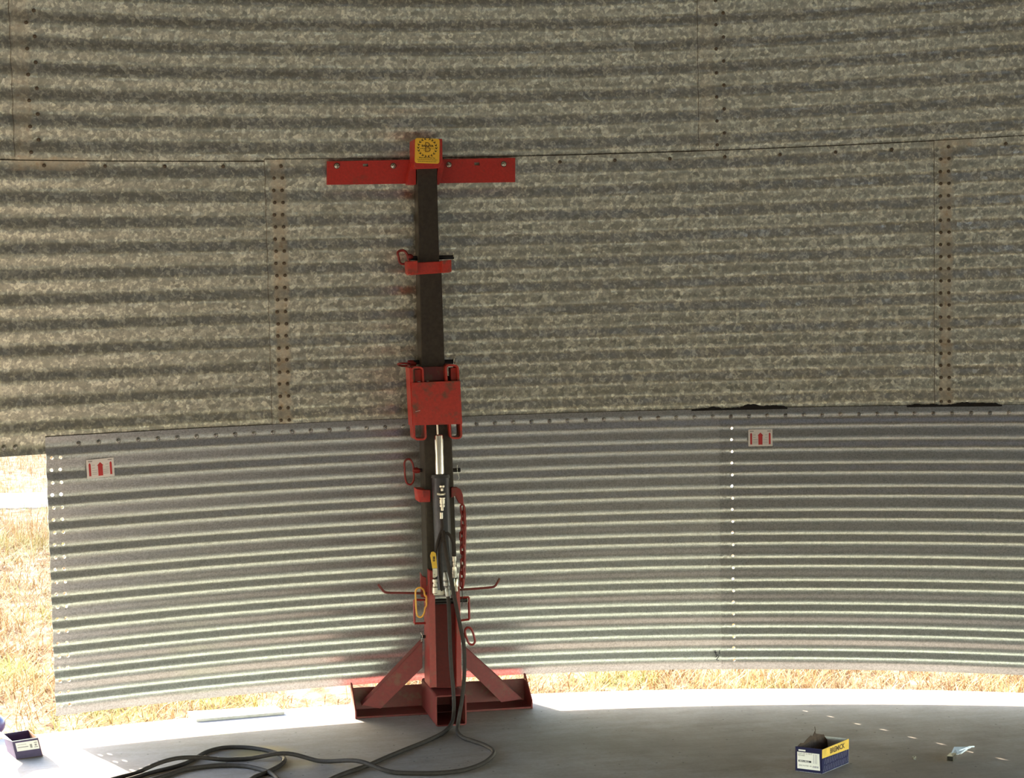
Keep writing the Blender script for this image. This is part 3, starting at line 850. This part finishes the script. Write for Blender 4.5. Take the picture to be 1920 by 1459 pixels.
# middle lock pin
lock_pin('middle_lock_pin', 786, 863, 882, Yc(882) + .05, .0085,
         [(762, 862), (769, 862), (774, 870), (776, 885), (775.5, 900), (771, 908), (764, 907), (760, 897), (759, 880), (758.5, 868)], .0042, 'red', (774, 881, 787, 883, .0115),
         [(857, 872), (858, 885), (861, 896), (859, 900)], dv=-.5)
# base post: a U channel with its open side to the front
ub = MB()
ub.pprism([(804.5, 1069), (815, 1072), (819, 1289), (806, 1290)], -.085, .130, -.11)
ub.pprism([(856, 1094), (862, 1093), (866.5, 1287), (856, 1288)], -.085, .130, -.11)
part(ub, 'post_channel', 'red', bevel=.002)
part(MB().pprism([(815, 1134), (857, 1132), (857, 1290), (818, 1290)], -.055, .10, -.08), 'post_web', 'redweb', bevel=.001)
part(MB().pprism([(788.5, 1074), (792, 1080), (800, 1084), (805, 1075), (806, 1120), (800, 1122), (790, 1120)], -.03, .02), 'post_gusset', 'red', bevel=.001)
# manifold, valve and couplers
part(MB().pprism([(813, 1106), (850, 1106), (850, 1117), (813, 1117)], -.115, .04), 'manifold_block', 'plated', bevel=.002)
va = empty('ball_valve'); va.parent = J
part(MB().pprism([(809, 1035.5), (813, 1034.5), (817, 1037), (818, 1043), (820, 1065.5), (811, 1066), (807, 1042)], -.145, .006), 'valve_handle', 'yellow', va, bevel=.001)
vp = MB()
for y in (1044, 1047.2, 1050.4):
    vp.pprism([(811.5, y), (815.8, y - .3), (816, y + 2), (811.8, y + 2.3)], -.1458, .0006)
part(vp, 'handle_print', 'ink', va, bevel=0)
part(MB().pprism([(811.3, 1066), (820, 1065.5), (820.3, 1080), (816, 1084), (811.5, 1084)], -.144, .004), 'handle_bracket', 'plated', va, bevel=.0008)
part(MB().lathe(at(816, 1079, -.144), (0, -1, 0), [(0, .006), (.006, .006)], 6), 'handle_nut', 'plated', va, bevel=0)
part(MB().lathe(at(815.5, 1086, -.125), (0, 0, -1), [(0, .012), (.012, .012), (.013, .008), (.018, .008), (.019, .0105), (.03, .0105), (.031, .009), (.034, .0125), (.058, .0125), (.06, .010)], 12), 'valve_body', 'plated', va, smooth=True, bevel=0)
rfm = MB()
rfm.lathe(at(851.5, 1043, -.10), (0, 0, -1), [(0, .0095), (.020, .0095), (.021, .0065), (.024, .0065), (.025, .008), (.036, .008), (.037, .006), (.043, .006), (.044, .0105), (.058, .0115), (.085, .0100), (.089, .010)], 12)
rfm.lathe(at(851.5, 1073, -.10), (-1, 0, 0), [(0, .007), (.015, .006)], 8)
rfm.lathe(at(854.5, 1084, -.10), (.03, 0, -1), [(0, .010), (.002, .0110), (.035, .0110), (.036, .007), (.055, .007)], 12)
part(rfm, 'side_fitting', 'plated', smooth=True, bevel=0)
cpl = MB()
d = at(840, 1119, -.145) - at(834.5, 1073, -.145)
cpl.lathe(at(834.5, 1073, -.145), d, [(0, .007), (.010, .010), (.025, .0135), (.035, .0145), (.038, .0125), (.043, .0145), (.055, .0145), (.060, .010), (.070, .0095), (.073, .0115), (.100, .0105)], 16)
part(cpl, 'quick_coupler', plain('dull_grey_steel', (.32, .31, .29), .4, .8), smooth=True, bevel=0)
part(MB().tube(spline([at(828, 972, Yf_), at(829, 990, -.12), at(823, 1008, -.125), at(818, 1030, -.125), at(816, 1060, -.125), at(815.5, 1088, -.125)], 8), .0062, 10), 'jumper_hose', 'rubber', smooth=True, bevel=0)
part(MB().tube(spline([at(851.5, 1045, -.10), at(850.5, 1025, -.105), at(846, 1008, -.115), at(838, 1000, -.12), at(829, 1008, -.125), at(824, 1030, -.125), at(825, 1070, -.12), at(828, 1108, -.11)], 8), .0062, 10), 'jumper_hose', 'rubber', smooth=True, bevel=0)
# arms
part(MB().tube(spline([at(800, 1113, -.04), at(760, 1112, -.05), at(728, 1111.5, -.06), at(720, 1109, -.06), at(715, 1103.5, -.06), at(709, 1096, -.06)], 5), .0050, 10), 'hose_arm', 'reddark', smooth=True, bevel=0)
part(MB().tube(spline([at(860, 1106, -.04), at(890, 1104, -.05), at(920, 1101.5, -.06), at(928, 1099, -.06), at(932, 1093.5, -.06), at(937, 1084.5, -.06)], 5), .0050, 10), 'hose_arm', 'reddark', smooth=True, bevel=0)
for pts in ([(797, 1125), (776.5, 1125), (777, 1169), (798, 1168.5)], [(860, 1121), (879, 1120), (880, 1161.5), (862, 1164)]):
    mb = MB(); P_ = [at(x, y, -.055) for x, y in pts]
    for a, b in zip(P_[:-1], P_[1:]): mb.tube([a, b], .0048, 4)
    part(mb, 'side_bracket', 'red', bevel=0)
lock_pin('base_lock_pin', 800, 877, 1128, -.045, .0105,
         [(786, 1102), (794, 1106), (796.5, 1116), (799.5, 1120), (799.5, 1135), (797, 1140), (795, 1150), (790, 1157), (783, 1155), (780.5, 1143), (779.5, 1125), (779.5, 1108)], .0038, 'yellowpaint', (797, 1127, 803, 1127, .008),
         [(876, 1120), (877.5, 1127), (875, 1131)], dv=-3.5, ringY=-.075)
lock_pin('rear_lock_pin', 789, 873, 1194, .0, .007,
         [(872, 1182), (876, 1177), (882, 1178), (886, 1184), (890, 1198), (890, 1205), (885, 1209), (879, 1206), (876, 1198), (873, 1190)], .0048, 'red', (866, 1192, 874, 1192, .011),
         [(789, 1186), (792, 1194), (790, 1203)], dv=-2, ringY=-.02)
part(MB().tube(spline([at(866, 1104, -.09), at(867, 1120, -.09), at(866, 1137, -.09)], 5), .0016, 6), 'safety_wire', 'black', bevel=0)
# foot: square tube leg to the front, channel across the back, two braces
def tube_leg():
    mb = MB()
    x0, x1, z0, z1 = at(817, 1362, -.192).x, at(875, 1356, -.192).x, 0.0, .128
    y0, y1 = -.192, .145; t = .006
    def loop(i, y):
        pts = rrect(x1 - x0 - 2 * i, z1 - z0 - 2 * i, max(.002, .010 - i), 4)
        return [Vector(((x0 + x1) / 2 + a, y, (z0 + z1) / 2 + b)) for a, b in pts]
    L = [loop(0, y0), loop(0, y1), loop(t, y0), loop(t, y1)]; n = len(L[0])
    for l in L: mb.v += l
    for k in range(n):
        j = (k + 1) % n
        mb.f += [[k, j, n + j, n + k], [2 * n + j, 2 * n + k, 3 * n + k, 3 * n + j], [j, k, 2 * n + k, 2 * n + j], [n + k, n + j, 3 * n + j, 3 * n + k]]
    mb.f.append([3 * n + k for k in range(n)])
    return mb
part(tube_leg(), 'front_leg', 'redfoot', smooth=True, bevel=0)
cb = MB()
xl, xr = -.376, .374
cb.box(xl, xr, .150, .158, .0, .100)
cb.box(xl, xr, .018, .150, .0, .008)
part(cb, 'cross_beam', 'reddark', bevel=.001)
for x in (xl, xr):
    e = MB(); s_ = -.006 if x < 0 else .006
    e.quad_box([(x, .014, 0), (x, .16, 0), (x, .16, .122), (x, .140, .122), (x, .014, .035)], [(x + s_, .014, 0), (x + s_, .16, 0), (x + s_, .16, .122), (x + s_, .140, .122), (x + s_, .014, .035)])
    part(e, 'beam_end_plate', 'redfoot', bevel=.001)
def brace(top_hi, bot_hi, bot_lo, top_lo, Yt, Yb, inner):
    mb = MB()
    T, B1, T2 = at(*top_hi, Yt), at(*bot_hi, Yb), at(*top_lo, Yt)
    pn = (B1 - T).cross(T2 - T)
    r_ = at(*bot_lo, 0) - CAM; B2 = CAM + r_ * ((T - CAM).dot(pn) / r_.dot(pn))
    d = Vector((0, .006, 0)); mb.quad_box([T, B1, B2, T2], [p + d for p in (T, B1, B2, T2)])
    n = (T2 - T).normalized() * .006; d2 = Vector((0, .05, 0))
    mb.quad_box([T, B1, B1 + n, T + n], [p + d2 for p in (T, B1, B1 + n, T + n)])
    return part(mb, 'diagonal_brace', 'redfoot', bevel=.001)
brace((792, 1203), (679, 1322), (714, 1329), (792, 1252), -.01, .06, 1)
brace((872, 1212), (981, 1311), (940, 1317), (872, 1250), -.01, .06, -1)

# ================================================================ HOSES
RH = .0082
def floor_path(pix): return [atz(x, y, RH) for x, y in pix]
h2 = [at(831, 996, -.13), at(834, 1022, -.16), at(841, 1062, -.17), at(850, 1110, -.17), at(860, 1160, -.165), at(868.5, 1202, -.16), at(871, 1235, -.17), at(870, 1275, -.20), at(866, 1312, -.235), atz(859, 1356, .028)]
h2 += floor_path([(858, 1372), (868, 1383), (888, 1390), (911, 1398.5), (926, 1411), (914, 1426), (890, 1438), (858, 1446), (808, 1450), (732, 1448), (668, 1437), (604, 1427.5), (540, 1422.5), (450, 1423.5), (368, 1428.5), (314, 1437.5), (260, 1449), (205, 1463), (120, 1490), (20, 1530)])
def lift(pts, bumps):
    for (x, y, r, h) in bumps:
        c = atz(x, y, 0)
        for p in pts:
            d = math.hypot(p.x - c.x, p.y - c.y)
            if d < r and p.z < .05: p.z += h * (0.5 + .5 * math.cos(math.pi * d / r))
    return pts
H = lift(spline(h2, 8), [(680, 1439, .18, .022), (536, 1422, .16, .022), (352, 1430, .16, .02), (300, 1441, .14, .02)])
o = part(MB().tube(H, RH, 10), 'hydraulic_hose', 'rubber', None, smooth=True, bevel=0)
tag(o, 'black hydraulic hose that makes the wide loop on the floor right of the jack foot', 'hose', 'hydraulic hoses of the jack')
h1 = [at(840, 1117, -.145), at(842, 1150, -.16), at(843.5, 1200, -.175), at(846, 1250, -.20), at(850, 1295, -.225), at(851, 1330, -.24), atz(848.5, 1352, .02)]
h1 += floor_path([(840, 1366), (826, 1377), (795, 1391.5), (756, 1407), (720, 1422), (690, 1435), (652, 1448), (620, 1461), (585, 1480), (530, 1496), (478, 1494), (458, 1476), (474, 1459), (500, 1448), (526, 1434.5), (533, 1422), (511, 1410), (466, 1402), (420, 1402), (385, 1411), (358, 1427), (328, 1438), (288, 1448), (250, 1459), (190, 1478), (90, 1520)])
H = lift(spline(h1, 8), [(300, 1445, .10, .0)])
o = part(MB().tube(H, RH, 10), 'hydraulic_hose', 'rubber', None, smooth=True, bevel=0)
tag(o, 'black hydraulic hose running diagonally from the jack foot to the small arch at lower left', 'hose', 'hydraulic hoses of the jack')
h3 = floor_path([(560, 1530), (535, 1490), (520, 1461), (508, 1450.5), (485, 1442), (452, 1436), (406, 1435.5), (352, 1442), (318, 1452), (283, 1463), (240, 1479), (150, 1515)])
o = part(MB().tube(lift(spline(h3, 8), [(320, 1446, .25, .0)]), RH, 10), 'hydraulic_hose', 'rubber', None, smooth=True, bevel=0)
tag(o, 'black hose making the lowest low curve in front of the other two hoses', 'hose', 'hydraulic hoses of the jack')

# ================================================================ BOXES AND BITS ON THE SLAB
def card_wall(mb, a, b, z0a, z1a, z0b, z1b, t, nrm):
    n = Vector((nrm[0], nrm[1], 0)).normalized() * t
    A0, B0 = Vector((a[0], a[1], z0a)), Vector((b[0], b[1], z0b)); A1, B1 = Vector((a[0], a[1], z1a)), Vector((b[0], b[1], z1b))
    mb.quad_box([A0, B0, B1, A1], [A0 + n, B0 + n, B1 + n, A1 + n]); return mb
bx = empty('bolt_box', (1.18, -1.13, 0))
tag(bx, 'open navy and yellow cardboard box with a white label, torn brown inside, on shaded floor', 'box')
F1, F2, R3 = Vector((1.100, -1.157, 0)), Vector((1.179, -1.220, 0)), Vector((1.336, -1.103, 0)); R4 = F1 + (R3 - F2)
HB = .093
u = (F2 - F1).normalized(); v = (R3 - F2).normalized()
def off(o): 
    o.matrix_parent_inverse = Matrix.Translation(-bx.location); return o
def bpart(mb, name, mat, parent=bx, **k):
    o = part(mb, name, mat, parent, **k)
    if parent is bx: off(o)
    return o
fw_ = bpart(card_wall(MB(), F1, F2, 0, HB, 0, HB, .0015, v), 'front_panel', 'navy', bevel=0)
sw_ = bpart(card_wall(MB(), F2, R3, 0, HB * .98, 0, HB, .0015, -u), 'side_panel', 'navy', bevel=0)
bpart(card_wall(MB(), R3, R4, 0, HB, 0, HB, .0015, -v), 'back_panel', 'cardin', bevel=0)
lw = MB()
jag = [(0, .082), (.06, .090), (.18, .098), (.3, .094), (.42, .104), (.55, .112), (.63, .108), (.70, .122), (.74, .112), (.85, .106), (1, .098)]
fr = [F1 + (R4 - F1) * t + Vector((0, 0, h)) for t, h in jag]
base = [F1 + Vector((0, 0, .0)), R4 + Vector((0, 0, 0))]
loop_ = [base[0], base[1]] + list(reversed(fr))
lw.quad_box(loop_, [p + u * .002 for p in loop_])
bpart(lw, 'torn_panel', 'brown', bevel=0, label='torn brown cardboard side')
bg_ = MB(); rr = random.Random(9)
fl = [F1 + u * .012 + (R4 - F1) * t + u * (.004 + .005 * math.sin(t * 9)) + Vector((0, 0, .050 + .03 * t + rr.uniform(-.006, .008))) for t in [i / 8 for i in range(9)]]
fl2 = [F1 + (R4 - F1) * (i / 8) + u * .003 + Vector((0, 0, .08 + .02 * i / 8)) for i in range(9)]
for i in range(8): bg_.face([fl[i], fl[i + 1], fl2[i + 1], fl2[i]])
fl3 = [p + Vector((0, 0, -.05)) + u * .006 for p in fl]
for i in range(8): bg_.face([fl3[i], fl3[i + 1], fl[i + 1], fl[i]])
o = bpart(bg_, 'crumpled_liner', 'brown', bevel=0); o.modifiers.new('g', 'SOLIDIFY').thickness = .0015
bpart(MB().quad_box([F1, F2, R3, R4], [p + Vector((0, 0, .002)) for p in (F1, F2, R3, R4)]), 'bottom_panel', 'cardin', bevel=0)
st = MB(); p = F1 + (R4 - F1) * .70
st.tube([p + Vector((0, 0, .10)), p + Vector((.003, 0, .125)), p + Vector((.001, 0, .140))], .0012, 5)
bpart(st, 'loose_cord', 'brown', bevel=0)
# print on the front
def face_frame(o0, ux, n_):
    ux = Vector(ux).normalized(); uz = Vector((0, 0, 1)); nn = ux.cross(uz)
    return Matrix(((ux.x, uz.x, nn.x, o0.x), (ux.y, uz.y, nn.y, o0.y), (ux.z, uz.z, nn.z, o0.z), (0, 0, 0, 1)))
FF = face_frame(F1, u, None); wF = (F2 - F1).length
lab = bpart(flat(MB(), [(wF * .08, .012), (wF * .93, .012), (wF * .90, .074), (wF * .07, .074)], FF, .0001, .0004), 'white_label', 'white', fw_, bevel=0)
text_mesh('label_text', 'CUP HD & NUT', .0078, M['greyink'], lab, FF @ Matrix.Translation((wF * .10, .0695, .0006)), 0, 'LEFT')
text_mesh('label_text', 'SQUARE', .0068, M['greyink'], lab, FF @ Matrix.Translation((wF * .10, .0625, .0006)), .0001, 'LEFT')
text_mesh('label_text', 'ZINC PLATED 100', .0062, M['greyink'], lab, FF @ Matrix.Translation((wF * .13, .0245, .0006)), .0001, 'LEFT')
bpart(flat(MB(), [(wF * .12, .0375), (wF * .60, .0375), (wF * .60, .0445), (wF * .12, .0445)], FF, .0005, .0003), 'size_band', 'blackink', lab, bevel=0)
text_mesh('size_text', 'M10 x 40mm', .0068, M['white'], lab, FF @ Matrix.Translation((wF * .16, .041, .0010)), .0001, 'LEFT')
lg = MB()
for x in (.68, .74, .80): flat(lg, [(wF * x, .036), (wF * (x + .012), .036), (wF * (x + .012), .070), (wF * x, .070)], FF, .0005, .0002)
for x in (.66, .72, .77, .83): flat(lg, [(wF * x, .020), (wF * (x + .03), .020), (wF * (x + .03), .027), (wF * x, .027)], FF, .0005, .0002)
bpart(lg, 'label_lines', 'pack', lab, bevel=0)
bpart(flat(MB(), [(wF * .12, .078), (wF * .38, .078), (wF * .38, .0835), (wF * .12, .0835)], FF, .0001, .0004), 'small_logo', 'white', fw_, bevel=0)
# print on the side
FS = face_frame(F2, v, None); wS = (R3 - F2).length
bd = bpart(flat(MB(), [(0, .058), (wS, .054), (wS, HB), (0, HB * .98)], FS, .0001, .0004), 'yellow_band', 'cardyellow', sw_, bevel=0)
text_mesh('brand_text', 'BREMICK', .026, M['brown'], bd, FS @ Matrix.Translation((wS * .56, .0735, .0006)), .0008, sx=1.0)
bs = MB(); rr = random.Random(2)
for i in range(14):
    for j in range(2):
        x = wS * (.06 + .066 * i) + .006 * j; y = .006 + .026 * j + rr.uniform(-.002, .002)
        if x + .012 < wS: flat(bs, [(x, y), (x + .0022, y), (x + .0085, y + .020), (x + .0063, y + .020)], FS, .0001, .0003)
bpart(bs, 'printed_bolts', 'pack', sw_, bevel=0)

# small open box in the sun at the left
lb_ = empty('bolt_box', (-1.69, -.2, 0))
tag(lb_, 'small open dusky purple box with white label, standing in the sun at the left', 'box')
def lpart(mb, name, mat, parent=lb_, **k):
    o = part(mb, name, mat, parent, **k)
    if parent is lb_: o.matrix_parent_inverse = Matrix.Translation(-lb_.location)
    return o
G1, G2 = atz(31, 1424.5), atz(80.5, 1417.5)
uu = (G2 - G1).normalized(); vv = Vector((-uu.y, uu.x, 0)); dep = .135
hh = .078
T1, T2 = at(22.6, 1390.5, G1.y), at(71.5, 1383, G2.y)
B1_, B2_ = G1 + vv * dep, G2 + vv * dep
T3, T4 = T2 + vv * dep, T1 + vv * dep
def slabq(q, n_, t=.0018):
    n_ = Vector(n_).normalized() * t; return MB().quad_box(q, [p + n_ for p in q])
lf = lpart(slabq([G1, G2, T2, T1], vv), 'front_panel', 'purple', bevel=0)
lpart(slabq([G2, B2_, T3, T2], -uu), 'side_panel', 'orange', bevel=0)
lpart(slabq([B2_, B1_, T4, T3], -vv), 'back_panel', 'purple', bevel=0)
lpart(slabq([B1_, G1, T1, T4], uu), 'side_panel', 'purple', bevel=0)
lpart(slabq([G1, B1_, B2_, G2], (0, 0, 1)), 'bottom_panel', 'brown', bevel=0)
fp = [T1, T4, T4 + Vector((-.075, .02, .045)), T1 + Vector((-.085, .0, .035))]
lpart(slabq(fp, (0, 0, 1)), 'open_flap', 'cardin', bevel=0)
lpart(MB().tube([T1 + Vector((0, -.0005, 0)), T2 + Vector((0, -.0005, 0))], .0016, 6), 'front_rim', 'white', bevel=0)
def on_front(a, b): return (G1 * (1 - a) + G2 * a) * (1 - b) + (T1 * (1 - a) + T2 * a) * b
def fq(mb, a0, a1, b0, b1, e):
    q = [on_front(a0, b0), on_front(a1, b0), on_front(a1, b1), on_front(a0, b1)]; nn = -vv
    return mb.quad_box([p + nn * (e + .0004) for p in q], [p + nn * e for p in q])
ll = lpart(fq(MB(), .10, .95, .42, .88, .0002), 'white_label', 'white', lf, bevel=0)
g = MB(); fq(g, .14, .55, .60, .64, .0007); fq(g, .16, .5, .75, .77, .0007); fq(g, .62, .70, .52, .72, .0007); fq(g, .80, .88, .60, .70, .0007); fq(g, .77, .91, .52, .56, .0007); fq(g, .79, .9, .75, .79, .0007)
lpart(g, 'label_print', 'greyink', ll, bevel=0)
# rounded tub beyond it, mostly out of the picture
tb = MB().lathe(atz(-16, 1376), (0, 0, 1), [(0, .030), (.004, .040), (.02, .052), (.04, .056), (.058, .052), (.072, .038), (.078, .020)], 28)
o = tb.build('plastic_tub', M['tub']); smooth_sharp(o, 60)
tag(o, 'rounded dark blue-purple tub behind the small open box in the sun', 'tub')

# pale board on the sunny slab edge
q = [atz(368, 1348.5, .012), atz(533, 1334.5, .012), atz(519, 1324, .012), atz(352, 1334, .012)]
o = MB().quad_box(q, [p - Vector((0, 0, .012)) for p in q]).build('wooden_board', M['board'])
tag(o, 'thin pale board lying flat in the sun on the slab edge below the free sheet', 'board')

# loose nut and bent offcut on the shaded floor
p = atz(1714, 1423.5)
nu = MB(); n_ = 6
for zz in (0, .009):
    for r_ in (.0085, .0048):
        for k in range(12):
            a = 2 * math.pi * k / 12; q_ = r_ if r_ < .006 else r_ * (1 if k % 2 == 0 else .9)
            nu.v.append(p + Vector((math.cos(a) * q_, math.sin(a) * q_, zz)))
for k in range(12):
    j = (k + 1) % 12
    nu.f += [[k, j, 24 + j, 24 + k], [12 + j, 12 + k, 36 + k, 36 + j], [24 + k, 24 + j, 36 + j, 36 + k], [j, k, 12 + k, 12 + j]]
tag(nu.build('hex_nut', M['plated']), 'tiny plated hex nut lying alone on the shaded concrete', 'nut')

oc = empty('steel_clip', tuple(atz(1795, 1422)))
tag(oc, 'bent galvanised steel clip with a flared blade, lying right of the tiny nut', 'clip')
def cpart(mb, name, mat, **k):
    o = part(mb, name, mat, oc, **k); o.matrix_parent_inverse = Matrix.Translation(-oc.location); return o
q = [atz(1783, 1413, .020), atz(1797, 1414.5, .018), atz(1810, 1405, .016), atz(1816, 1400.5, .020), atz(1789, 1400.5, .030)]
q.reverse()
cpart(MB().quad_box(q, [p - Vector((0, 0, .002)) for p in q]), 'blade', 'skysteel', bevel=0)
a = atz(1781.5, 1423, .010); b = atz(1790, 1413, .010); dd = (b - a); dd.z = 0; dd.normalize(); sd = Vector((dd.y, -dd.x, 0))
sq = MB(); wv, ht_ = .0125, .020
for (o0, o1, z0, z1) in ((-wv, -wv + .002, 0, ht_), (wv - .002, wv, 0, ht_), (-wv, wv, 0, .002), (-wv, wv, ht_ - .002, ht_)):
    P0 = Vector((a.x, a.y, 0)); L_ = .055
    c4 = [P0 + sd * o0 + Vector((0, 0, z0)), P0 + sd * o1 + Vector((0, 0, z0)), P0 + sd * o1 + Vector((0, 0, z1)), P0 + sd * o0 + Vector((0, 0, z1))]
    sq.quad_box(c4, [p + dd * L_ for p in c4])
cpart(sq, 'square_socket', 'plated', bevel=.0005)
P0 = Vector((a.x, a.y, 0)) + dd * .018
cpart(MB().quad_box([P0 + sd * x + Vector((0, 0, z)) for x, z in ((-.0105, .002), (.0105, .002), (.0105, .018), (-.0105, .018))], [P0 + dd * .01 + sd * x + Vector((0, 0, z)) for x, z in ((-.0105, .002), (.0105, .002), (.0105, .018), (-.0105, .018))]), 'socket_shade', 'black', bevel=0)  # black block standing in for the shade inside the open tube
cpart(MB().tube(spline([atz(1800, 1412, .010), atz(1812, 1404, .014), atz(1820, 1400.5, .012), atz(1826, 1400, .006)], 5), [.006] * 5 + [.005] * 5 + [.003] * 6, 8), 'tapered_tang', 'cardin', smooth=True, bevel=0)

# ================================================================ DRY GRASS (uncountable)
gs = random.Random(11)
gv, gf = [], []
def blade(x, y, z, h, wd, lean, ang):
    dx, dy = math.cos(ang), math.sin(ang); px, py = -dy * wd, dx * wd
    n = len(gv)
    gv.extend([(x - px, y - py, z), (x + px, y + py, z), (x + dx * lean * .4 + px * .7, y + dy * lean * .4 + py * .7, z + h * .6), (x + dx * lean * .4 - px * .7, y + dy * lean * .4 - py * .7, z + h * .6), (x + dx * lean, y + dy * lean, z + h)])
    gf.extend([(n, n + 1, n + 2, n + 3), (n + 3, n + 2, n + 4)])
def patch(cnt, rlo, rhi, alo, ahi, hmin, hmax):
    k = 0
    while k < cnt:
        r = math.sqrt(gs.uniform(rlo * rlo, rhi * rhi)); a = math.radians(gs.uniform(alo, ahi))
        x, y = BC.x + r * math.sin(a), BC.y + r * math.cos(a)
        k += 1
        dn = noise.noise(Vector((x * 1.3, y * 1.3, 3)))
        if dn < gs.uniform(-.55, .1): continue
        if abs(y - 8.62 + .06 * (x + 2.2)) < .42: continue
        if y < .45 and -1.15 < x < -.5 or math.hypot(x + 1.89, y - .1) < .13: continue
        h = gs.uniform(hmin, hmax) * (.7 + .8 * max(0, dn)); blade(x, y, -.075, h, gs.uniform(.0012, .003), gs.uniform(.02, .16), gs.uniform(0, 6.28))
patch(52000, 6.53, 8.6, -24, 36, .03, .13)
patch(34000, 8.4, 13, -24, 4, .04, .14)
patch(34000, 12, 22, -15, -1, .07, .22)
me = bpy.data.meshes.new('dry_grass'); me.from_pydata(gv, [], gf); me.materials.append(M['straw'])
o = bpy.data.objects.new('dry_grass', me); COL.objects.link(o)
tag(o, 'dry straw and short green grass growing beyond the slab edge', 'grass', kind='stuff')
